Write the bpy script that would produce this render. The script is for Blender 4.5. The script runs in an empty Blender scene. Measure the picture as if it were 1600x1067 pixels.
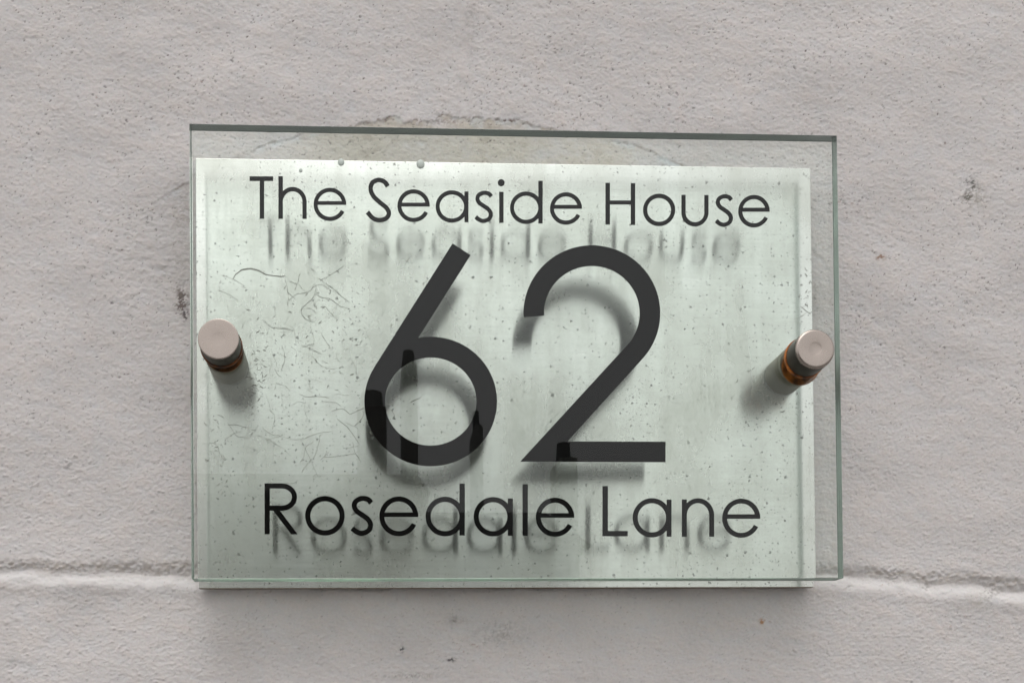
import bpy, bmesh, math, random
import numpy as np
from mathutils import Vector, Matrix

random.seed(7)
SC = bpy.context.scene
COL = SC.collection
Z0 = 1.60                     # height of the sign's centre above the pavement

# ------------------------------------------------------------------ camera
F = 1490.0                    # focal length in photo pixels (1600 wide)
RX, RY, RZ = -0.01528, -0.04179, -0.0082
CAM = np.array([-.06857, .17241, -.43258])     # right, down, into the wall
PPX, PPY = 645.56, 1118.07


def rot(a, b, c):
    ca, sa, cb, sb, cc, sc = math.cos(a), math.sin(a), math.cos(b), math.sin(b), math.cos(c), math.sin(c)
    return (np.array([[1, 0, 0], [0, ca, -sa], [0, sa, ca]]) @ np.array([[cb, 0, sb], [0, 1, 0], [-sb, 0, cb]])
            @ np.array([[cc, -sc, 0], [sc, cc, 0], [0, 0, 1]]))


ROT = rot(RX, RY, RZ)


def tow(v):
    return Vector((v[0], v[2], -v[1]))


cam = bpy.data.cameras.new('camera')
camo = bpy.data.objects.new('camera', cam)
COL.objects.link(camo)
m = Matrix((tow(ROT[0]), tow(-ROT[1]), tow(-ROT[2]))).transposed().to_4x4()
m.translation = tow(CAM) + Vector((0, 0, Z0))
camo.matrix_world = m
cam.sensor_width = 36
cam.lens = F * 36 / 1600
cam.shift_x = (800 - PPX) / 1600
cam.shift_y = (PPY - 533.5) / 1600
cam.clip_start = .01
cam.clip_end = 500
SC.camera = camo

# ------------------------------------------------------------------ sky and sun (overcast)
SUN_EL, SUN_AZ = math.radians(62), math.radians(-6)      # azimuth measured from straight out of the wall
w = bpy.data.worlds.new('World')
SC.world = w
w.use_nodes = True
nt = w.node_tree
bg = nt.nodes['Background']
sky = nt.nodes.new('ShaderNodeTexSky')
sky.sky_type = 'NISHITA'
sky.sun_disc = False
sky.sun_elevation = SUN_EL
sky.sun_rotation = math.pi - SUN_AZ
sky.air_density = 2.0
sky.dust_density = 3.0
sky.ozone_density = 1.0
hs = nt.nodes.new('ShaderNodeHueSaturation')
hs.inputs['Saturation'].default_value = .05
nt.links.new(sky.outputs[0], hs.inputs['Color'])
nt.links.new(hs.outputs[0], bg.inputs['Color'])
bg.inputs['Strength'].default_value = .15
sun = bpy.data.lights.new('sun', 'SUN')
sun.energy = .5
sun.angle = math.radians(50)
sun.color = (1, .97, .94)
suno = bpy.data.objects.new('sun', sun)
COL.objects.link(suno)
sd = Vector((math.sin(SUN_AZ) * math.cos(SUN_EL), -math.cos(SUN_AZ) * math.cos(SUN_EL), math.sin(SUN_EL)))
suno.rotation_euler = sd.to_track_quat('Z', 'Y').to_euler()
suno.location = sd * 5 + Vector((0, 0, Z0))
SC.view_settings.view_transform = 'Standard'
SC.view_settings.look = 'None'
SC.view_settings.exposure = 0.19
SC.view_settings.gamma = 1

# ------------------------------------------------------------------ helpers
def ray(u, v):
    return ROT.T @ np.array([(u - PPX) / F, (v - PPY) / F, 1.0])


def at(u, v, d):
    """photo pixel -> (x, z) on the plane d metres behind the front of the glass"""
    r = ray(u, v)
    p = CAM + r * ((d - CAM[2]) / r[2])
    return p[0], Z0 - p[1]


def sock(n, k, val):
    n.inputs[k].default_value = val


def mat(name, col, rough=.5, metal=0., **kw):
    mt = bpy.data.materials.new(name)
    mt.use_nodes = True
    b = mt.node_tree.nodes['Principled BSDF']
    sock(b, 'Base Color', (*col, 1))
    sock(b, 'Roughness', rough)
    sock(b, 'Metallic', metal)
    for k, v in kw.items():
        sock(b, k.replace('_', ' '), v)
    return mt


class NT:
    """tiny node-graph writer"""
    def __init__(s, mt):
        s.t = mt.node_tree
        s.b = s.t.nodes.get('Principled BSDF')
        tc = s.t.nodes.new('ShaderNodeTexCoord')
        s.obj = tc.outputs['Object']

    def link(s, a, b):
        s.t.links.new(a, b)

    def val(s, i, v):
        if isinstance(v, bpy.types.NodeSocket):
            s.t.links.new(v, i)
        else:
            i.default_value = v

    def mapping(s, v, scale=(1, 1, 1), rotz=(0, 0, 0), loc=(0, 0, 0)):
        n = s.t.nodes.new('ShaderNodeMapping')
        n.inputs['Scale'].default_value = scale
        n.inputs['Rotation'].default_value = rotz
        n.inputs['Location'].default_value = loc
        s.link(v, n.inputs[0])
        return n.outputs[0]

    def noise(s, v, scale, detail=3, rough=.5):
        n = s.t.nodes.new('ShaderNodeTexNoise')
        sock(n, 'Scale', scale); sock(n, 'Detail', detail); sock(n, 'Roughness', rough)
        s.link(v, n.inputs['Vector'])
        return n

    def voro(s, v, scale, feature='F1', dims='2D', rnd=1.0):
        n = s.t.nodes.new('ShaderNodeTexVoronoi')
        n.voronoi_dimensions = dims
        n.feature = feature
        sock(n, 'Scale', scale); sock(n, 'Randomness', rnd)
        s.link(v, n.inputs['Vector'])
        return n

    def math(s, op, a, b=0., c=0., clamp=False):
        n = s.t.nodes.new('ShaderNodeMath')
        n.operation = op
        n.use_clamp = clamp
        s.val(n.inputs[0], a); s.val(n.inputs[1], b); s.val(n.inputs[2], c)
        return n.outputs[0]

    def ramp(s, v, lo, hi, a=0., b=1.):
        n = s.t.nodes.new('ShaderNodeMapRange')
        n.clamp = True
        s.val(n.inputs[0], v)
        for i, q in enumerate((lo, hi, a, b)):
            s.val(n.inputs[i + 1], q)
        return n.outputs[0]

    def mix(s, f, a, b):
        n = s.t.nodes.new('ShaderNodeMix')
        n.data_type = 'RGBA'
        s.val(n.inputs[0], f)
        s.val(n.inputs[6], a); s.val(n.inputs[7], b)
        return n.outputs[2]

    def bump(s, h, strength, dist):
        n = s.t.nodes.new('ShaderNodeBump')
        sock(n, 'Strength', strength); sock(n, 'Distance', dist)
        s.link(h, n.inputs['Height'])
        s.link(n.outputs[0], s.b.inputs['Normal'])


def swizzle(g):
    """object (x, z) -> a flat 2D vector"""
    sp = g.t.nodes.new('ShaderNodeSeparateXYZ')
    g.link(g.obj, sp.inputs[0])
    cb = g.t.nodes.new('ShaderNodeCombineXYZ')
    g.link(sp.outputs[0], cb.inputs[0])
    g.link(sp.outputs[2], cb.inputs[1])
    return cb.outputs[0], sp


def link(name, me, mt, parent=None, loc=None):
    o = bpy.data.objects.new(name, me)
    COL.objects.link(o)
    if mt and not me.materials:
        me.materials.append(mt)
    if parent:
        o.parent = parent
    if loc is not None:
        o.location = loc
    return o


def from_bm(name, bm, mt, parent=None, loc=None, smooth=False):
    bmesh.ops.recalc_face_normals(bm, faces=bm.faces)
    me = bpy.data.meshes.new(name)
    bm.to_mesh(me)
    bm.free()
    if smooth:
        me.polygons.foreach_set('use_smooth', [True] * len(me.polygons))
    return link(name, me, mt, parent, loc)


def empty(name, loc, parent=None):
    o = bpy.data.objects.new(name, None)
    o.empty_display_size = .02
    COL.objects.link(o)
    o.location = loc
    if parent:
        o.parent = parent
    return o


def box_bm(x0, x1, y0, y1, z0, z1, bev=0., seg=2):
    bm = bmesh.new()
    bmesh.ops.create_cube(bm, size=1)
    for v in bm.verts:
        v.co = Vector(((x0 + x1) / 2 + v.co.x * (x1 - x0), (y0 + y1) / 2 + v.co.y * (y1 - y0), (z0 + z1) / 2 + v.co.z * (z1 - z0)))
    if bev:
        bmesh.ops.bevel(bm, geom=bm.edges[:], offset=bev, segments=seg, affect='EDGES', profile=.5)
    return bm


def lathe_bm(prof, n=64):
    """profile of (radius, y); turned about the y axis"""
    bm = bmesh.new()
    rings = []
    for r, y in prof:
        if r < 1e-7:
            rings.append([bm.verts.new((0, y, 0))])
        else:
            rings.append([bm.verts.new((r * math.cos(2 * math.pi * k / n), y, r * math.sin(2 * math.pi * k / n))) for k in range(n)])
    for a, b in zip(rings, rings[1:]):
        for k in range(n):
            k2 = (k + 1) % n
            if len(a) == 1 and len(b) > 1:
                bm.faces.new((a[0], b[k], b[k2]))
            elif len(b) == 1 and len(a) > 1:
                bm.faces.new((a[k], b[0], a[k2]))
            elif len(a) > 1:
                bm.faces.new((a[k], b[k], b[k2], a[k2]))
    return bm


# ------------------------------------------------------------------ depths
GLASS_T = .008
D_LET = .0054                # apparent depth of the lettering through the glass
D_PLATE = .02359 + .002      # true depth of the back plate's face
PLATE_T = .0030
D_WALL = .0319
W_G, H_G = .300, .20715

# ------------------------------------------------------------------ the painted wall
rng = np.random.default_rng(11)


def field(nx, ny, dx, l1, l2=None, ang=0., seed=0):
    """band-limited random field, correlation lengths l1 along ang and l2 across it (mm)"""
    l2 = l2 or l1
    r = np.random.default_rng(seed)
    f = np.fft.rfft2(r.standard_normal((ny, nx)))
    ky = np.fft.fftfreq(ny, dx)[:, None]
    kx = np.fft.rfftfreq(nx, dx)[None, :]
    c, s = math.cos(ang), math.sin(ang)
    a = kx * c + ky * s
    b = -kx * s + ky * c
    g = np.exp(-((a * l1) ** 2 + (b * l2) ** 2) * 2.2)
    o = np.fft.irfft2(f * g, s=(ny, nx))
    return ((o - o.mean()) / o.std()).astype(np.float32)


def sstep(x, a, b):
    t = np.clip((x - a) / (b - a), 0, 1)
    return t * t * (3 - 2 * t)


# fine lattice over what the camera sees (mm, x right, z up), coarse spacing beyond
c0 = [at(u, v, D_WALL) for u, v in ((-60, -60), (1660, -60), (1660, 1127), (-60, 1127))]
FX0, FX1 = min(c[0] for c in c0), max(c[0] for c in c0)
FZ0, FZ1 = min(c[1] for c in c0), max(c[1] for c in c0)
RES = .00052
joint_px = [(-400, 874), (0, 886), (150, 890), (295, 894), (700, 896), (1300, 893), (1350, 895), (1400, 900), (1460, 907), (1520, 907), (1560, 914), (1600, 917), (2000, 920)]
jx, jz = np.array([at(u, v, D_WALL) for u, v in joint_px]).T
vj_x = at(727, 100, D_WALL)[0]


def axis(lo, f0, f1, hi):
    n = int((f1 - f0) / RES) + 1
    fine = np.linspace(f0, f1, n)
    left = lo + (f0 - lo) * np.linspace(0, 1, 40)[:-1] if lo < f0 else np.array([])
    right = f1 + (hi - f1) * np.linspace(0, 1, 40)[1:] if hi > f1 else np.array([])
    return np.concatenate([left, fine, right])


XS = axis(-1.6, FX0, FX1, 1.6)
ZS = axis(.0, FZ0, FZ1, 3.2)
NX, NZ = len(XS), len(ZS)
X, Zm = np.meshgrid(XS, ZS)                 # row = z
dmm = RES * 1000


def fld(*a, **k):
    return field(NX, NZ, dmm, *a, **k)


LOWA, MIDA = .40, .075
# zones of brushing: the upper coat is dragged down to the right, the lower courses run level
zone = sstep((Zm - Z0) * 1000 + 60 * np.sin(X * 9 + 1), -90, -40) * (1 - .55 * sstep(X, .02, .2))
deg = math.radians
st_slant = fld(1.7, .65, deg(-24), seed=1)
st_level = fld(2.0, .6, deg(-3), seed=2)
streak = st_slant * zone + st_level * (1 - zone)
fine = fld(.72, .5, deg(-18), seed=3)
mid = fld(7, 4, deg(-15), seed=4)
low = fld(40, 28, 0, seed=5)
gr = fld(.85, .7, 0, seed=6)
grain = np.clip(gr - 1.5, 0, 1.4)
gr2 = fld(1.25, .95, deg(-25), seed=7)
patchy = fld(22, 16, 0, seed=8)
pitn = fld(1.3, .55, deg(-28), seed=9)
pits = sstep(pitn, 2.05 - .28 * patchy, 2.75 - .28 * patchy)
pitn2 = fld(.8, .7, 0, seed=10)
pits2 = sstep(pitn2, 2.5, 3.0)
mid = .6 * mid + .4 * fld(3.2, 1.8, deg(-20), seed=40)
pz = .3 + .7 * sstep((Zm - Z0) * 1000 + 8 * patchy, -75, 15)
pits = pits * pz
pits2 = pits2 * (.2 + .8 * pz)
lump = np.exp(-(((X - at(235, 420, D_WALL)[0]) * 1000 / 26) ** 2 + ((Zm - at(235, 420, D_WALL)[1]) * 1000 / 34) ** 2))
h = (.09 * lump * fld(3.0, 2.0, deg(-12), seed=41) + LOWA * low + MIDA * mid + (.036 + .02 * (1 - zone)) * streak + .058 * fine + .36 * grain * (1.1 - .5 * zone)
     + .10 * np.clip(gr2 - 1.2, 0, 2) - .22 * pits - .18 * pits2)
# bed joint
wob = .7 * fld(14, 6, 0, seed=12) + .25 * fld(2.5, 1.4, 0, seed=13)
dj = (Zm - np.interp(X, jx, jz)) * 1000 + wob * (1 - .35 * sstep(X, .14, .18))
amp = 1 + .25 * fld(30, 30, 0, seed=14)
dsh = dj + 1.2
groove = np.where(dsh > 0, -1.9 * (1 - sstep(dsh, -1.6, 6.2)) / .93, -1.9 * (1 - sstep(-dsh, -1.6, 7.5 + 2.5 * sstep(X, .15, .18))) / .93)
smooth = np.exp(-((dj + 4.6) / 3.2) ** 2)
tex = h - LOWA * low - MIDA * mid
h = LOWA * low + MIDA * mid + tex * (1 - .65 * smooth) + groove * amp * (1 - .22 * (1 - sstep(X, -.12, .12))) + .6 * np.exp(-((dj + 8.5) / 4.0) ** 2)
rag = np.exp(-((dj - 2.0) / 2.6) ** 2)
h += rag * .22 * fld(1.6, 1.1, 0, seed=15)
# upright joint above the sign, nearly filled with paint
dv = (X - vj_x) * 1000 + .8 * fld(6, 9, 0, seed=16)
up = (Zm > np.interp(X, jx, jz)).astype(float)
vs = np.exp(-(dv / 2.3) ** 2) * up
h = h - .35 * vs * (1 + .6 * fld(5, 8, 0, seed=17)) - vs * .6 * tex
# edge of the older flaky patch of render behind the sign: an arc
pc = [at(u, v, D_WALL) for u, v in ((375, 248), (700, 184), (1032, 250))]
(ax_, az_), (bx_, bz_), (cx_, cz_) = pc
dd = 2 * (ax_ * (bz_ - cz_) + bx_ * (cz_ - az_) + cx_ * (az_ - bz_))
ux = ((ax_**2 + az_**2) * (bz_ - cz_) + (bx_**2 + bz_**2) * (cz_ - az_) + (cx_**2 + cz_**2) * (az_ - bz_)) / dd
uz = ((ax_**2 + az_**2) * (cx_ - bx_) + (bx_**2 + bz_**2) * (ax_ - cx_) + (cx_**2 + cz_**2) * (bx_ - ax_)) / dd
prad = math.hypot(ax_ - ux, az_ - uz)
arcw = (.25 + 1.0 * np.exp(-((X - at(680, 190, D_WALL)[0]) * 1000 / 34) ** 2)) * (.9 * fld(6, 6, 0, seed=18) + .5 * fld(1.5, 1.5, 0, seed=19))
da = (np.hypot(X - ux, Zm - uz) - prad) * 1000 + arcw        # + = outside
above = sstep(Zm, at(700, 480, D_WALL)[1], at(700, 300, D_WALL)[1]) * sstep(X, at(225, 300, D_WALL)[0], at(285, 300, D_WALL)[0])
inside = sstep(-da, 0, .8) * above
h -= .30 * inside * (1 - sstep(-da, 2, 14))
flake = np.exp(-(da / .55) ** 2) * above * (.55 + .45 * np.exp(-((X - at(690, 190, D_WALL)[0]) * 1000 / 40) ** 2)) * sstep(fld(3.5, 3.5, 0, seed=20), -.3, .7)
h -= .35 * flake
# dents and knocked spots seen in the photo: (u, v, radius mm, depth mm)
for u, v, r_, d_ in ((1518, 292, 3.0, .5), (1512, 312, 2.2, .45), (1450, 915, 4, .8), (1405, 925, 2.6, .6), (1325, 918, 2.4, .6),
                     (708, 966, 3, -.9), (722, 972, 2, .5), (105, 722, 2.4, -.5), (20, 1040, 3, .6), (1548, 925, 4, -.6), (1395, 895, 5, -.5)):
    x_, z_ = at(u, v, D_WALL)
    q = ((X - x_) ** 2 + ((Zm - z_) * 1.3) ** 2) * 1e6 / r_ ** 2
    h -= d_ * np.exp(-q) * (1 + .5 * fine)
H = (h * .001).astype(np.float32)

# paint colour, dirt lodged in pits, rust marks, painted light on the joint ledge
base = np.array([.575, .538, .527], np.float32)
paint = np.ones((NZ, NX, 3), np.float32) * base
tone = fld(60, 40, 0, seed=21)
paint *= (1 + .055 * (1 - sstep((Zm - Z0) * 1000 + 10 * tone, -110, -20)) * (1 - .5 * sstep(X, -.05, .1)))[..., None]  # paler towards the lower left
paint *= (1 + .022 * tone + .018 * patchy + .02 * fine)[..., None]
paint *= np.stack([1 + .012 * mid, 1 + 0 * mid, 1 - .01 * mid], -1)


def lay(mask, col):
    global paint
    m_ = np.clip(mask, 0, 1)[..., None].astype(np.float32)
    paint = paint * (1 - m_) + np.array(col, np.float32) * m_


lay(smooth * .6, (.72, .695, .68))  # light from above on the joint's lower lip, put into the paint
xr = lambda a, b: sstep(X, at(a, 200, D_WALL)[0], at(b, 200, D_WALL)[0])
tan_zone = inside * xr(395, 560) * (1 - xr(930, 1030))
lay(tan_zone * np.clip(.55 + .22 * patchy + .15 * mid, 0, .85), (.50, .455, .385))
lay(tan_zone * np.clip(.4 * fld(4, 3, 0, seed=22) - .25, 0, .5), (.38, .33, .27))
lay(np.exp(-((da + 1.2) / 1.6) ** 2) * above * .35 * np.clip(fld(8, 8, 0, seed=23) + .3, 0, 1), (.62, .68, .73))
lay(inside * np.exp(-(((X - at(1075, 225, D_WALL)[0]) * 1000 / 22) ** 2)) * .35, (.55, .62, .64))
lay(flake * .75, (.16, .11, .08))
lay(sstep(np.abs(da), .55, .2) * above * .40 * sstep(fld(9, 9, 0, seed=24), -.6, .4), (.22, .18, .14))
lay(pits * .66, (.10, .085, .08))
lay(pits2 * .85, (.085, .06, .05))
lay(np.clip(sstep(fld(1.1, .8, 0, seed=25), 2.3, 3.0) * sstep(patchy, .3, 1.6), 0, 1) * .6, (.33, .20, .15))
lay(rag * np.clip(.35 * fld(2.2, 1.5, 0, seed=26) + .1, 0, .5), (.40, .34, .28))
spk = fld(.75, .75, 0, seed=27)
spk2 = fld(2, 1.6, 0, seed=28)
for u, v, rx_, rz_, k, col in ((1518, 288, 3.4, 2.6, 1.5, (.10, .10, .09)), (1514, 308, 2.6, 3.2, 1.5, (.11, .10, .08)), (1530, 310, 6, 6, .5, (.30, .27, .23)),
                               (1376, 402, 2.4, 1.7, 1., (.24, .13, .08)), (1477, 223, .7, .6, 2., (.12, .06, .05)), (284, 470, 2.4, 4.5, 2.6, (.07, .04, .03)),
                               (290, 492, 1.4, 2.2, 2.6, (.05, .035, .03)), (288, 330, 6, 14, .42, (.30, .26, .23)), (283, 420, 7, 18, .25, (.36, .33, .30)),
                               (795, 189, 2.6, .6, 2.2, (.10, .05, .035)), (700, 190, 12, 1.8, .5, (.16, .10, .07)), (712, 969, 5, 1.6, .35, (.25, .23, .19)),
                               (780, 990, 12, 6, .25, (.12, .11, .10)), (705, 1030, 1.8, 1.0, 1.5, (.05, .05, .05)), (628, 1014, .9, 1.2, 1.6, (.05, .05, .05)),
                               (1192, 970, 1.4, 1.2, 1.4, (.40, .20, .08)), (1270, 470, 2.2, 7, .6, (.22, .21, .18)), (1530, 935, 5, 4, .35, (.40, .37, .30)),
                               (735, 40, 2.5, 22, .35, (.35, .32, .31)), (640, 1055, 14, 1.2, .5, (.20, .18, .16))):
    x_, z_ = at(u, v, D_WALL)
    q = ((X - x_) * 1000 / rx_) ** 2 + ((Zm - z_) * 1000 / rz_) ** 2
    mk = np.exp(-q) * k * np.clip(.55 + .5 * spk + .25 * spk2, 0, 1.6)
    lay(np.clip(mk, 0, .92), col)
paint = np.clip(paint, .02, .9)

m_wall = mat('painted_render', (.6, .57, .56), .82)
g = NT(m_wall)
at_ = g.t.nodes.new('ShaderNodeAttribute')
at_.attribute_name = 'paint'
v2, _ = swizzle(g)
n1 = g.noise(g.obj, 900, 3, .6)
tint = g.mix(.06, at_.outputs['Color'], n1.outputs['Color'])
g.link(tint, g.b.inputs['Base Color'])
g.bump(g.noise(g.mapping(g.obj, (.6, 1, 1.2), (0, deg(20), 0)), 1900, 4, .7).outputs['Fac'], .6, .0003)
sock(g.b, 'Specular IOR Level', .35)

wall = empty('wall', (0, D_WALL, 0))
wall['label'] = 'pale mauve-grey painted block wall with a bed joint, behind the house sign'
wall['category'] = 'wall'


def wall_patch(r0, r1, q0, q1, name='block'):
    """rows r0..r1 (z), columns q0..q1 (x); row limits may be per-column arrays"""
    idx = np.full((NZ, NX), -1, np.int64)
    faces = np.zeros((NZ - 1, NX - 1), bool)
    cols = np.arange(NX - 1)
    rr = np.arange(NZ - 1)[:, None]
    lo = np.broadcast_to(np.asarray(r0), (NX,))[:-1]
    hi = np.broadcast_to(np.asarray(r1), (NX,))[:-1]
    faces = (rr >= lo) & (rr < hi) & (cols >= q0) & (cols < q1)
    used = np.zeros((NZ, NX), bool)
    used[:-1, :-1] |= faces; used[1:, :-1] |= faces; used[:-1, 1:] |= faces; used[1:, 1:] |= faces
    idx[used] = np.arange(used.sum())
    co = np.stack([X[used], -H[used], Zm[used]], -1).astype(np.float32)
    fi, fj = np.nonzero(faces)
    quads = np.stack([idx[fi, fj], idx[fi, fj + 1], idx[fi + 1, fj + 1], idx[fi + 1, fj]], -1)
    me = bpy.data.meshes.new(name)
    me.vertices.add(len(co))
    me.vertices.foreach_set('co', co.ravel())
    me.loops.add(quads.size)
    me.loops.foreach_set('vertex_index', quads.ravel().astype(np.int32))
    me.polygons.add(len(quads))
    me.polygons.foreach_set('loop_start', np.arange(0, quads.size, 4, dtype=np.int32))
    me.update(calc_edges=True)
    me.polygons.foreach_set('use_smooth', np.ones(len(quads), bool))
    ca = me.color_attributes.new('paint', 'FLOAT_COLOR', 'POINT')
    cc = np.ones((len(co), 4), np.float32)
    cc[:, :3] = paint[used]
    ca.data.foreach_set('color', cc.ravel())
    return link(name, me, m_wall, wall)


jrow = np.clip(np.searchsorted(ZS, np.interp(XS, jx, jz)), 1, NZ - 2)
vcol = int(np.searchsorted(XS, vj_x))
wall_patch(jrow, NZ, 0, vcol)
wall_patch(jrow, NZ, vcol, NX)
wall_patch(0, jrow, 0, NX)

# ------------------------------------------------------------------ pavement under the wall
bm = bmesh.new()
vs_ = [bm.verts.new(p) for p in ((-40, -60, 0), (40, -60, 0), (40, .1, 0), (-40, .1, 0))]
bm.faces.new(vs_)
m_pav = mat('pavement', (.30, .29, .275), .85)
g = NT(m_pav)
g.link(g.mix(g.noise(g.obj, 6, 5).outputs['Fac'], (.19, .185, .175, 1), (.29, .285, .27, 1)), g.b.inputs['Base Color'])
pav = from_bm('pavement', bm, m_pav)
pav['kind'] = 'structure'

# ------------------------------------------------------------------ the houses across the street, which the glass reflects
def refl(u, v, dist):
    """photo pixel -> point mirrored by the glass, dist metres out from it"""
    r = ray(u, v)
    p0 = CAM + r * (-CAM[2] / r[2])
    p = p0 + r / r[2] * dist
    return p[0], Z0 - p[1]


def house(dist, u0, u1, v_eave, v_ridge, stacks, label, m_w, m_r):
    x0, ze = refl(u0, v_eave, dist)
    x1, _ = refl(u1, v_eave, dist)
    _, zr = refl(u0, v_ridge, dist + 2.5)
    hs_ = empty('house', ((x0 + x1) / 2, -dist, 0))
    hs_['label'] = label
    hs_['category'] = 'house'
    hw = (x1 - x0) / 2
    from_bm('facade', box_bm(-hw, hw, -5, 0, 0, ze), m_w, hs_)
    bm = bmesh.new()
    A = [bm.verts.new(p) for p in ((-hw - .1, .2, ze - .05), (hw + .1, .2, ze - .05), (hw + .1, -2.5, zr), (-hw - .1, -2.5, zr), (hw + .1, -5.2, ze - .05), (-hw - .1, -5.2, ze - .05))]
    for q in ((0, 1, 2, 3), (3, 2, 4, 5), (0, 3, 5), (1, 4, 2), (0, 5, 4, 1)):
        bm.faces.new([A[i] for i in q])
    from_bm('roof', bm, m_r, hs_)
    for uc0, uc1, vt in stacks:
        a, zt = refl(uc0, vt, dist + 1.2)
        b, _ = refl(uc1, vt, dist + 1.2)
        cxm = (x0 + x1) / 2
        ch = from_bm('chimney', box_bm(a - cxm, b - cxm, -1.5, -.9, ze - .4, zt - .25, .02), m_w, hs_)
        from_bm('chimney_pot', lathe_bm([(0, 0), (.44 * (b - a), 0), (.36 * (b - a), .25), (.28 * (b - a), .25), (0, .2)], 16), m_r, ch).matrix_local = Matrix.Translation(((a + b) / 2 - cxm, -1.2, zt - .26)) @ Matrix.Rotation(math.pi / 2, 4, 'X')
    k = max(1, int(hw))
    for i in range(k):
        xc = -hw + (i + .5) * 2 * hw / k
        wf = from_bm('window', box_bm(xc - .45, xc + .45, -.02, .03, ze - 1.9, ze - .6, .01), m_r, hs_)
        from_bm('pane', box_bm(xc - .38, xc + .38, .031, .036, ze - 1.83, ze - .67), m_pane, wf)
    return hs_


m_brickh = mat('dark_brick', (.14, .11, .10), .9)
m_slate = mat('dark_slate', (.05, .05, .055), .7)
m_slate2 = mat('lichened_slate', (.24, .235, .22), .85)
m_pale = mat('weathered_render', (.30, .29, .27), .9)
m_pane = mat('window_glass', (.02, .02, .022), .1)
house(9, -150, 655, 766, 738, ((558, 603, 613), (626, 650, 548)), 'dark brick house across the street, taller one, reflected in the glass', m_brickh, m_slate2)
house(9.6, 622, 905, 850, 800, ((866, 894, 692), (737, 750, 642)), 'low house with two chimneys across the street, reflected in the glass', m_pale, m_slate)

# ------------------------------------------------------------------ the house sign
sign = empty('house_sign', (0, D_PLATE + PLATE_T, Z0))
sign['label'] = 'glass house number sign reading 62 on steel standoffs over a brushed metal plate'
sign['category'] = 'house sign'
YB = D_PLATE + PLATE_T        # children are placed relative to the back of the plate

# --- back plate
m_plate = mat('brushed_aluminium', (.80, .81, .80), .21, 1.0, Anisotropic=.92)
g = NT(m_plate)
v2, sp = swizzle(g)
tg = g.t.nodes.new('ShaderNodeCombineXYZ')
tg.inputs[0].default_value = 0
tg.inputs[2].default_value = 1
g.link(tg.outputs[0], g.b.inputs['Tangent'])
warp = g.noise(v2, 1100, 4, .7)
wv = g.t.nodes.new('ShaderNodeVectorMath'); wv.operation = 'MULTIPLY_ADD'
g.link(warp.outputs['Color'], wv.inputs[0]); wv.inputs[1].default_value = (.0030,) * 3; g.link(v2, wv.inputs[2])
wv = wv.outputs[0]
lowm = g.noise(v2, 22, 3, .6).outputs['Fac']
zrel = g.ramp(sp.outputs[2], -.03, -.105, 0., 1.)


def specks(scale, rmin, rmax, keep, soft):
    vo = g.voro(wv, scale)
    cs = g.t.nodes.new('ShaderNodeSeparateColor')
    g.link(vo.outputs['Color'], cs.inputs[0])
    rad = g.ramp(cs.outputs[1], 0, 1, rmin, rmax)
    on = g.math('LESS_THAN', cs.outputs[0], keep)
    d = g.math('SUBTRACT', rad, vo.outputs['Distance'])
    return g.math('MULTIPLY', g.ramp(d, 0, soft), on)


k1 = g.ramp(lowm, .35, .65, .10, .34)
k1 = g.math('ADD', k1, g.math('MULTIPLY', g.math('POWER', zrel, 2.), .30))
s1 = specks(300, .05, .17, k1, .08)
s2 = specks(620, .06, .22, g.ramp(lowm, .3, .7, .20, .42), .1)
s3 = specks(105, .03, .085, .34, .03)
dirt = g.math('MAXIMUM', g.math('MAXIMUM', g.math('MULTIPLY', s1, .58), g.math('MULTIPLY', s2, .5)), g.math('MULTIPLY', s3, .7))
brush = g.noise(g.mapping(v2, (14, 900, 1)), 1, 3, .6).outputs['Fac']
smear = g.noise(g.mapping(v2, (75, 7, 1)), 1, 4, .6).outputs['Fac']
blot = g.noise(v2, 16, 5, .65).outputs['Fac']
film = g.math('ADD', g.ramp(smear, .42, .78, 0, .22), g.math('MULTIPLY', g.ramp(blot, .40, .70), .34))
colr = g.mix(brush, (.61, .62, .59, 1), (.72, .73, .70, 1))
colr = g.mix(film, colr, (.47, .465, .39, 1))
colr = g.mix(dirt, colr, (.10, .10, .09, 1))
g.link(colr, g.b.inputs['Base Color'])
g.link(g.math('SUBTRACT', .95, g.math('ADD', g.math('MULTIPLY', dirt, .95), g.math('MULTIPLY', film, .9)), clamp=True), g.b.inputs['Metallic'])
g.link(g.ramp(brush, .2, .8, .19, .212), g.b.inputs['Roughness'])

PXC, PZC = -.00175, -.00118
PW, PH = .29924, .20551
plate = from_bm('back_plate', box_bm(-PW / 2 + PXC, PW / 2 + PXC, -PLATE_T, 0, -PH / 2 + PZC, PH / 2 + PZC, .0003), m_plate, sign)
m_edge = mat('plate_edge_rust', (.13, .075, .03), .7, .2)
# fixings that hold the plate clear of the wall
for sx in (-1, 1):
    for sz in (-1, 1):
        from_bm('wall_spacer', lathe_bm([(0, 0), (.005, 0), (.005, .0033), (0, .0033)], 20), mat('spacer', (.3, .3, .3), .6), plate,
                (sx * .12, .0002, sz * .075))

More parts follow.
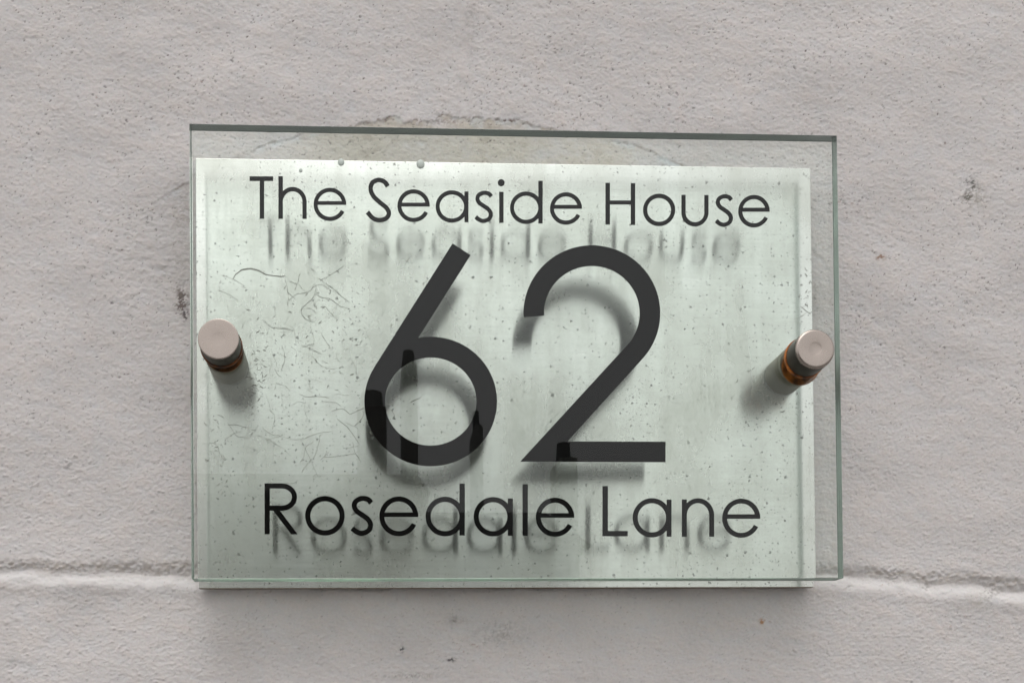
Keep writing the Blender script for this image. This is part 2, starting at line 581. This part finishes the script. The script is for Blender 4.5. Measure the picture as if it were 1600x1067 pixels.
# --- glass
m_glass = bpy.data.materials.new('green_tinted_glass')
m_glass.use_nodes = True
t = m_glass.node_tree
t.nodes.remove(t.nodes['Principled BSDF'])
gl = t.nodes.new('ShaderNodeBsdfGlass')
sock(gl, 'IOR', 1.39); sock(gl, 'Roughness', 0.)
t.links.new(gl.outputs[0], t.nodes['Material Output'].inputs['Surface'])
va = t.nodes.new('ShaderNodeVolumeAbsorption')
sock(va, 'Color', (.58, .85, .65, 1)); sock(va, 'Density', 17.)
t.links.new(va.outputs[0], t.nodes['Material Output'].inputs['Volume'])
glass = from_bm('glass_panel', box_bm(-W_G / 2, W_G / 2, -YB, -YB + GLASS_T, -H_G / 2, H_G / 2, .0004, 2), m_glass, sign)

def edge_mat(name, col, clear):
    mt = mat(name, col, .6)
    t = mt.node_tree
    g2 = t.nodes.new('ShaderNodeBsdfGlass')
    sock(g2, 'Roughness', .35); sock(g2, 'IOR', 1.5); sock(g2, 'Color', (.72, .82, .78, 1))
    mx = t.nodes.new('ShaderNodeMixShader')
    nz = t.nodes.new('ShaderNodeTexNoise'); sock(nz, 'Scale', 14.)
    mr = t.nodes.new('ShaderNodeMapRange'); sock(mr, 1, .3); sock(mr, 2, .7); sock(mr, 3, clear - .2); sock(mr, 4, clear + .3)
    t.links.new(nz.outputs[0], mr.inputs[0]); t.links.new(mr.outputs[0], mx.inputs[0])
    t.links.new(t.nodes['Principled BSDF'].outputs[0], mx.inputs[1]); t.links.new(g2.outputs[0], mx.inputs[2])
    t.links.new(mx.outputs[0], t.nodes['Material Output'].inputs['Surface'])
    va = t.nodes.new('ShaderNodeVolumeAbsorption')
    sock(va, 'Color', (.58, .85, .65, 1)); sock(va, 'Density', 17.)
    t.links.new(va.outputs[0], t.nodes['Material Output'].inputs['Volume'])
    return mt


glass.data.materials.append(edge_mat('ground_glass_edge', (.36, .40, .375), .45))
glass.data.materials.append(edge_mat('grimy_glass_edge', (.10, .108, .108), .25))
for f in glass.data.polygons:
    if abs(f.normal.x) > .9 or f.normal.z < -.9:
        f.material_index = 1
    elif f.normal.z > .9:
        f.material_index = 2
plate.data.materials.append(m_edge)
for f in plate.data.polygons:
    if f.normal.z < -.6:
        f.material_index = 1

# --- lettering on the back of the glass
m_ink = mat('black_vinyl', (.0035, .003, .003), .6, 0)
sock(m_ink.node_tree.nodes['Principled BSDF'], 'Specular IOR Level', .1)
LY0 = -YB + GLASS_T - .00006
LY1 = -YB + GLASS_T + .0002


class Glyph:
    def __init__(s):
        s.bm = bmesh.new()
        s.k = 0

    def poly(s, pts, holes=None):
        """one closed outline (photo pixels) -> a thin prism; each stroke a hair prouder than the last"""
        off = s.k * .000004
        s.k += 1
        P = [at(u, v, D_LET) for u, v in pts]
        a = [s.bm.verts.new((x, LY0 - off, z - Z0)) for x, z in P]
        b = [s.bm.verts.new((x, LY1 + off, z - Z0)) for x, z in P]
        s.bm.faces.new(a)
        s.bm.faces.new(b[::-1])
        for i in range(len(a)):
            j = (i + 1) % len(a)
            s.bm.faces.new((a[i], b[i], b[j], a[j]))

    def rect(s, x0, x1, y0, y1):
        s.poly([(x0, y0), (x1, y0), (x1, y1), (x0, y1)])

    def ribbon(s, pts, wd, closed=False):
        p = np.array(pts, float)
        n = len(p)
        if closed:
            tn = np.roll(p, -1, 0) - np.roll(p, 1, 0)
        else:
            tn = np.gradient(p, axis=0)
        tn /= np.linalg.norm(tn, axis=1)[:, None]
        nm = np.stack([-tn[:, 1], tn[:, 0]], 1)
        L, R = p + nm * wd / 2, p - nm * wd / 2
        off = s.k * .000004
        s.k += 1
        rows = []
        for y in (LY0 - off, LY1 + off):
            rows.append([[s.bm.verts.new((x, y, z - Z0)) for x, z in (at(u, v, D_LET) for u, v in E)] for E in (L, R)])
        (aL, aR), (bL, bR) = rows
        for i in range(n if closed else n - 1):
            j = (i + 1) % n
            for q in ((aL[i], aL[j], aR[j], aR[i]), (bL[i], bR[i], bR[j], bL[j]), (aL[i], bL[i], bL[j], aL[j]), (aR[i], aR[j], bR[j], bR[i])):
                s.bm.faces.new(q)
        if not closed:
            for i in (0, n - 1):
                s.bm.faces.new((aL[i], aR[i], bR[i], bL[i]))

    def arc(s, cx, cy, rx, ry, a0, a1, wd, n=48):
        """centre-line ellipse arc, degrees, y down"""
        s.ribbon([(cx + rx * math.cos(math.radians(a)), cy + ry * math.sin(math.radians(a))) for a in np.linspace(a0, a1, n)], wd)

    def ring(s, x0, x1, y0, y1, wd, n=72):
        cx, cy, rx, ry = (x0 + x1) / 2, (y0 + y1) / 2, (x1 - x0 - wd) / 2, (y1 - y0 - wd) / 2
        s.ribbon([(cx + rx * math.cos(2 * math.pi * k / n), cy + ry * math.sin(2 * math.pi * k / n)) for k in range(n)], wd, True)

    def done(s, name='letter'):
        return from_bm(name, s.bm, m_ink, glass)


def catmull(P, n=8):
    P = [np.array(q, float) for q in P]
    P = [2 * P[0] - P[1]] + P + [2 * P[-1] - P[-2]]
    out = []
    for i in range(1, len(P) - 2):
        for tt in np.linspace(0, 1, n, endpoint=False):
            a, b, c, d = P[i - 1:i + 3]
            out.append(.5 * (2 * b + (c - a) * tt + (2 * a - 5 * b + 4 * c - d) * tt ** 2 + (3 * b - a - 3 * c + d) * tt ** 3))
    out.append(P[-2])
    return out


S_PTS = [(474, 714), (452, 692), (413, 687), (379, 704), (369, 733), (384, 763), (418, 787), (452, 812), (470, 845), (458, 881), (417, 899), (382, 889), (356, 868)]
BIGS_PTS = [(1343, 525), (1322, 497), (1285, 486), (1247, 503), (1236, 543), (1253, 586), (1293, 625), (1333, 658), (1350, 692), (1332, 725), (1287, 736), (1248, 722), (1216, 686)]


def scaled(P, src, dst):
    sx0, sx1, sy0, sy1 = src
    x0, x1, y0, y1 = dst
    return [(x0 + (x - sx0) / (sx1 - sx0) * (x1 - x0), y0 + (y - sy0) / (sy1 - sy0) * (y1 - y0)) for x, y in P]


def L_e(x0, x1, y0, y1, b0, b1, wd):
    G = Glyph()
    cx, cy, rx, ry = (x0 + x1) / 2, (y0 + y1) / 2, (x1 - x0 - wd) / 2, (y1 - y0 - wd) / 2
    a0 = math.degrees(math.asin(max(-1, min(1, (b1 - cy) / ry))))
    G.arc(cx, cy, rx, ry, 27, 360 + a0, wd, 64)
    G.rect(x0 + wd * .6, x1 - .15, b0, b1)
    G.done()


def L_s(x0, x1, y0, y1, wd):
    G = Glyph()
    G.ribbon(catmull(scaled(S_PTS, (345, 487, 672, 915), (x0, x1, y0, y1))), wd)
    G.done()


def L_a(x0, sx0, sx1, by0, by1, sy0, sy1, wd):
    G = Glyph()
    G.ring(x0, sx1 - .6, by0, by1, wd)
    G.rect(sx0, sx1, sy0, sy1)
    G.done()


def L_n(sx0, sx1, sy0, sy1, rx0, rx1, ytop, wd):
    """stem + arch (h and n)"""
    G = Glyph()
    G.rect(sx0, sx1, sy0, sy1)
    cxl, cxr = (sx0 + sx1) / 2, (rx0 + rx1) / 2
    cx, rx = (cxl + cxr) / 2, (cxr - cxl) / 2
    ry = rx * 1.08
    cy = ytop + wd / 2 + ry
    pts = [(cx + rx * math.cos(a), cy + ry * math.sin(a)) for a in np.linspace(math.radians(-172), 0, 40)]
    pts += [(cxr, cy + (sy1 - cy) * k / 4) for k in range(1, 5)]
    G.ribbon(pts, wd)
    G.done()


wt, wh = 6.8, 6.3
# The
G = Glyph(); G.rect(390, 426.8, 276, 283); G.rect(405.8, 412.8, 282.5, 341.8); G.done()
L_n(435, 442, 275.8, 342, 472.5, 479.2, 292.5, wh + .3)
L_e(490, 541, 293.8, 345.3, 314.6, 320.2, wh)
# Seaside
G = Glyph(); G.ribbon(catmull([(270 + x / 3.9975, 160 + y / 3.9975) for x, y in BIGS_PTS]), 6.9); G.done()
L_e(621, 671.5, 296.2, 347, 317, 322.8, wh)
L_a(680.7, 725.7, 732, 297.8, 348, 299.5, 347.2, wh)
L_s(741, 770.5, 298.6, 348.7, wh)
G = Glyph(); G.rect(780, 786.8, 300.2, 348.2)
G.poly([(783.1 + 5.4 * math.cos(a), 285.9 + 5.4 * math.sin(a)) for a in np.linspace(0, 2 * math.pi, 24, endpoint=False)]); G.done()
L_a(796.9, 841.2, 847.9, 299.7, 350, 283, 349.2, wh)
L_e(859.4, 909.3, 300.9, 351.2, 320.5, 326.4, wh)
# House
G = Glyph(); G.rect(946, 953, 286.2, 351); G.rect(985.6, 992.4, 286.8, 351.6); G.rect(952, 986, 313.7, 319.7); G.done()
G = Glyph(); G.ring(1004.7, 1054.9, 303.2, 353.5, wh + .2); G.done()
G = Glyph()
cx, rx = (1067.9 + 1103.6) / 2, (1103.6 - 1067.9) / 2
cy = 354 - wh / 2 - rx * 1.02
pts = [(1067.9, 305 + (cy - 305) * k / 4) for k in range(4)] + [(cx - rx * math.cos(a), cy + rx * 1.02 * math.sin(a)) for a in np.linspace(0, math.pi, 40)] + [(1103.6, cy + (305.4 - cy) * k / 4) for k in range(1, 5)]
G.ribbon(pts, wh + .2); G.done()
L_s(1116.6, 1145.3, 304.3, 355, wh)
L_e(1153.4, 1202.3, 305.3, 355.7, 325.2, 331.2, wh)
# Rosedale
wt, wh = 8.2, 7.8
G = Glyph(); G.rect(413.3, 421.4, 754.6, 834)
rcy, rry = (754.6 + 797.4) / 2, (797.4 - 754.6) / 2 - 4
rcx = 464 - rry * 1.15 - 4
pts = [(417, 758.6), (425, 758.6), (435, 758.6)] + [(rcx + rry * 1.15 * math.cos(a), rcy + rry * math.sin(a)) for a in np.linspace(-math.pi / 2, math.pi / 2, 40)] + [(435, 793.4), (425, 793.4), (417, 793.4)]
G.ribbon(pts, 8.0)
G.poly([(426, 796), (436.4, 796), (465.2, 834.2), (454.9, 834.2)]); G.done()
G = Glyph(); G.ring(476.7, 538.6, 774.4, 836.1, 8.2); G.done()
L_s(547.4, 583.3, 774.4, 836.6, wh + .2)
L_e(592.7, 653.6, 775, 837, 800, 807, wh)
L_a(665, 718, 726.4, 775.5, 837.2, 755, 836, wh + .2)
L_a(740.2, 793.6, 801.5, 776, 837.3, 778.2, 836.4, wh + .2)
G = Glyph(); G.rect(816.6, 824.9, 755.9, 836.5); G.done()
L_e(837.4, 897.5, 777, 838, 801.2, 808.2, wh)
# Lane
G = Glyph(); G.rect(941.6, 950, 758.9, 837); G.rect(949, 981, 829, 837.2); G.done()
L_a(988.8, 1042, 1049.4, 777.8, 839, 780, 838, wh)
L_n(1065.7, 1073.3, 779.8, 838, 1108.4, 1116, 778, 7.5)
L_e(1128.7, 1188, 778.6, 839.6, 803, 810, wh - .3)
# 62
G = Glyph()
cx, cy, rox, roy, rix, riy = 673, 626.9, 104.3, 100.35, 70.9, 69.4
P0, P1 = (707.1, 380.6), (735.3, 398.8)
best = min((abs((P0[0] - cx) / rox * math.cos(a) + (P0[1] - cy) / roy * math.sin(a) - 1), a) for a in np.linspace(math.pi, math.pi * 1.45, 4000))
ta = best[1]
T = (cx + rox * math.cos(ta), cy + roy * math.sin(ta))
dl = np.array(T) - np.array(P0)
Q = np.array(P1) + dl * .93
G.poly([P0, P1, tuple(Q), (T[0] + 9, T[1] + 6), T])
n = 96
ring_pts = [(cx + (rox + rix) / 2 * math.cos(2 * math.pi * k / n), cy + (roy + riy) / 2 * math.sin(2 * math.pi * k / n)) for k in range(n)]
G.ribbon(ring_pts, 32.2, True)
G.done('digit')
G = Glyph()
cx, cy, r1, r2 = 924.8, 489.4, 90.8, 89.8
te = 42.6
G.ribbon([(834.4, 494.2)] + [(cx + r1 * math.cos(math.radians(a)), cy + r2 * math.sin(math.radians(a))) for a in np.linspace(180.2, 360 + te, 90)], 32)
tp = np.array((cx + r1 * math.cos(math.radians(te)), cy + r2 * math.sin(math.radians(te))))
nn = np.array((math.cos(math.radians(te)), math.sin(math.radians(te))))
a_, b_ = tp - nn * 16, tp + nn * 16
G.poly([tuple(a_), tuple(b_), (886.8, 689.2), (1040, 689.8), (1040, 721.6), (812.9, 720.6)])
G.done('digit')

# --- standoffs
def steel(name, col, r):
    mt = mat(name, col, r, 1.0)
    g = NT(mt)
    nz = g.noise(g.obj, 220, 4, .6).outputs['Fac']
    g.link(g.mix(nz, (*[c * .86 for c in col], 1), (*[min(1, c * 1.08) for c in col], 1)), g.b.inputs['Base Color'])
    g.link(g.ramp(nz, .3, .7, r * .8, r * 1.25), g.b.inputs['Roughness'])
    return mt


m_cap = steel('satin_steel', (.37, .318, .285), .26)
m_barrel = steel('dull_steel', (.34, .325, .28), .5)
m_side = mat('dark_reflection_steel', (.065, .055, .045), .42, .35)  # cap sides: dark reflection of the ground below put into the colour
def rust(k):
    m_rust = mat('rust_stained_washer', (.30, .10, .02), .45)
    g = NT(m_rust)
    g.link(g.mix(g.ramp(g.noise(g.obj, 260, 4).outputs['Fac'], .3, .7), (.05 * k, .018 * k, .008 * k, 1), (.60 * k, .19 * k, .03 * k, 1)), g.b.inputs['Base Color'])
    return m_rust


m_rust1, m_rust2 = rust(1.), rust(.4)
R_ = .0091
for (u, v, ch, L, dim, m_rust, slip, lab) in ((346.5, 543, .0004, .0096, .00002, m_rust2, (0, 0, 0), 'short steel standoff with a thin brown collar, near the left edge'), (1256, 560.3, .0013, .0118, .00010, m_rust1, (.0011, 0, -.0013), 'longer steel standoff with a bright rust ring, near the right edge')):
    x, z = at(u, v, 0)
    so = empty('standoff', (x, -YB, z - Z0), sign)
    so['label'] = lab
    # washer in front of the glass, cap, washer behind, barrel to the plate
    from_bm('washer', lathe_bm([(0, -.0013), (R_ * 1.02, -.0013), (R_ * 1.05, -.0010), (R_ * 1.05, -.0001), (0, -.0001)]), m_rust, so, smooth=False)
    prof = [(0, -.0014), (R_ - .0004, -.0014), (R_ - .0001, -.0016), (R_, -.0019), (R_, -L + ch)]
    for k in range(1, 7):
        a = k / 6 * math.pi / 2
        prof.append((R_ - ch + ch * math.cos(a), -L + ch - ch * math.sin(a)))
    prof += [(R_ - ch - .0003, -L), (.0031, -L), (.0028, -L + dim * .5), (.0026, -L + dim), (0, -L + dim)]
    c = from_bm('cap', lathe_bm(prof, 72), m_cap, so, smooth=True)
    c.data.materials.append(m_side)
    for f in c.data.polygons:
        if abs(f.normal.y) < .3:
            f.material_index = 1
    mod = c.modifiers.new('edge', 'EDGE_SPLIT'); mod.split_angle = math.radians(32)
    from_bm('washer', lathe_bm([(0, GLASS_T + .0001), (R_ * .98, GLASS_T + .0001), (R_ * .98, GLASS_T + .0012), (0, GLASS_T + .0012)]), m_rust, so, slip)
    y1 = D_PLATE - .0002
    b = from_bm('barrel', lathe_bm([(0, GLASS_T + .0013), (R_ - .0007, GLASS_T + .0013), (R_, GLASS_T + .002), (R_, y1 - .0005), (R_ - .0004, y1), (0, y1)], 72), m_barrel, so, smooth=True)
    mod = b.modifiers.new('edge', 'EDGE_SPLIT'); mod.split_angle = math.radians(32)

m_drip = mat('cloudy_drip', (.50, .52, .49), .35)
for u, v, r in ((533, 255, .0016), (657, 258, .0020), (470, 268, .0009)):
    x, z = at(u, v, D_PLATE - .002)
    bm = bmesh.new()
    bmesh.ops.create_uvsphere(bm, u_segments=16, v_segments=10, radius=r, matrix=Matrix.Diagonal((1, .35, 1.1, 1)))
    from_bm('dried_drip', bm, m_drip, plate, (x, -PLATE_T, z - Z0), True)

# --- cobweb threads and lint caught on the plate
m_web = mat('dusty_thread', (.34, .32, .28), .9)
bm = bmesh.new()


def thread(pts, r):
    p = np.array(pts)
    tn = np.gradient(p, axis=0)
    tn /= np.linalg.norm(tn, axis=1)[:, None] + 1e-12
    prev = None
    for i, q in enumerate(p):
        nx_, nz_ = -tn[i, 1], tn[i, 0]
        rr = r * (.35 if i in (0, len(p) - 1) else random.uniform(.55, 1.2))
        y = -PLATE_T - .00012 - random.uniform(0, .0002)
        ringv = [bm.verts.new((q[0] + nx_ * rr, y, q[1] + nz_ * rr)), bm.verts.new((q[0], y - rr, q[1])), bm.verts.new((q[0] - nx_ * rr, y, q[1] - nz_ * rr))]
        if prev:
            for a in range(3):
                bm.faces.new((prev[a], prev[(a + 1) % 3], ringv[(a + 1) % 3], ringv[a]))
        prev = ringv


def wander(x, z, a, ln, curl=.35):
    pts = [(x, z)]
    st = .0007
    for _ in range(max(3, int(ln / st))):
        a += random.gauss(0, curl)
        x += math.cos(a) * st
        z += math.sin(a) * st
        pts.append((x, z))
    return pts


def on_plate(u, v):
    x, z = at(u, v, D_PLATE - .002)
    return x, z - Z0


hair = [on_plate(u, v) for u, v in ((364, 438), (368, 430), (378, 423), (392, 421), (404, 424), (415, 430), (428, 432), (440, 433), (447, 432))]
thread(hair, .00022)
thread([(x + .0003, z + .0003) for x, z in hair[1:6]], .00012)
for u, v in ((470, 428), (500, 440), (535, 470), (450, 440), (450, 470), (492, 460), (470, 485), (485, 500), (545, 560), (470, 540),
             (475, 630), (500, 680), (490, 690), (420, 640), (400, 680), (355, 665), (550, 690), (570, 640), (600, 630), (430, 600)):
    x, z = on_plate(u, v)
    thread(wander(x, z, random.uniform(-2.6, .6), random.uniform(.008, .022), .17), random.uniform(.00005, .0001))
for line in (((497, 436), (508, 442), (522, 454), (536, 466), (547, 474)), ((446, 437), (449, 450), (451, 465), (449, 480)), ((495, 452), (491, 463), (484, 473), (471, 485), (472, 494), (480, 501), (492, 503)),
             ((416, 688), (428, 684), (440, 682), (455, 687), (470, 687), (484, 682), (500, 677), (520, 674)), ((470, 688), (475, 697), (481, 708), (486, 720), (492, 735), (498, 746)),
             ((526, 654), (535, 662), (543, 668), (550, 678), (556, 685), (562, 694)), ((468, 616), (480, 621), (492, 621), (505, 620), (514, 623)), ((518, 641), (530, 640), (537, 639), (542, 644), (547, 648), (558, 643), (570, 638)),
             ((355, 660), (362, 672), (370, 680), (380, 684), (390, 685), (397, 675)), ((505, 715), (520, 714), (530, 713), (545, 710), (557, 709)), ((345, 430), (365, 438), (382, 448)), ((340, 455), (360, 462), (375, 472)),
             ((410, 500), (425, 512), (445, 514), (460, 518)), ((440, 540), (446, 560), (438, 580)), ((470, 545), (480, 540), (494, 536)), ((500, 520), (510, 535), (520, 548)), ((486, 555), (500, 570), (512, 577), (524, 578))):
    P_ = [on_plate(u + random.gauss(0, .6), v + random.gauss(0, .6)) for u, v in line]
    P_ = [(float(q[0]), float(q[1])) for q in catmull(P_, 6)]
    thread([(x + random.gauss(0, .00007), z + random.gauss(0, .00007)) for x, z in P_], random.uniform(.00006, .0001))
for _ in range(60):
    u, v = random.gauss(455, 75), random.gauss(560, 95)
    if not 318 < u < 620 or not 400 < v < 760:
        continue
    x, z = on_plate(u, v)
    thread(wander(x, z, random.uniform(0, 6.3), random.uniform(.0015, .011), .22), random.uniform(.00004, .00008))
for u, v in ((610, 640), (640, 630), (700, 440), (680, 425), (1250, 480), (1262, 490), (1240, 500)):
    x, z = on_plate(u, v)
    thread(wander(x, z, random.uniform(-1, 1), random.uniform(.004, .008), .25), .0001)
for cu, cv, su, sv, n_ in ((396, 590, 14, 26, 70), (1205, 610, 26, 16, 45), (340, 700, 14, 30, 25), (1262, 470, 6, 25, 14), (560, 560, 40, 60, 30), (470, 490, 50, 40, 30)):
    for _ in range(n_):
        x, z = on_plate(random.gauss(cu, su), random.gauss(cv, sv))
        thread(wander(x, z, random.uniform(0, 6.3), random.uniform(.0008, .0022), .7), random.uniform(.00007, .0002))
web = from_bm('cobweb', bm, m_web, plate)
web['kind'] = 'stuff'
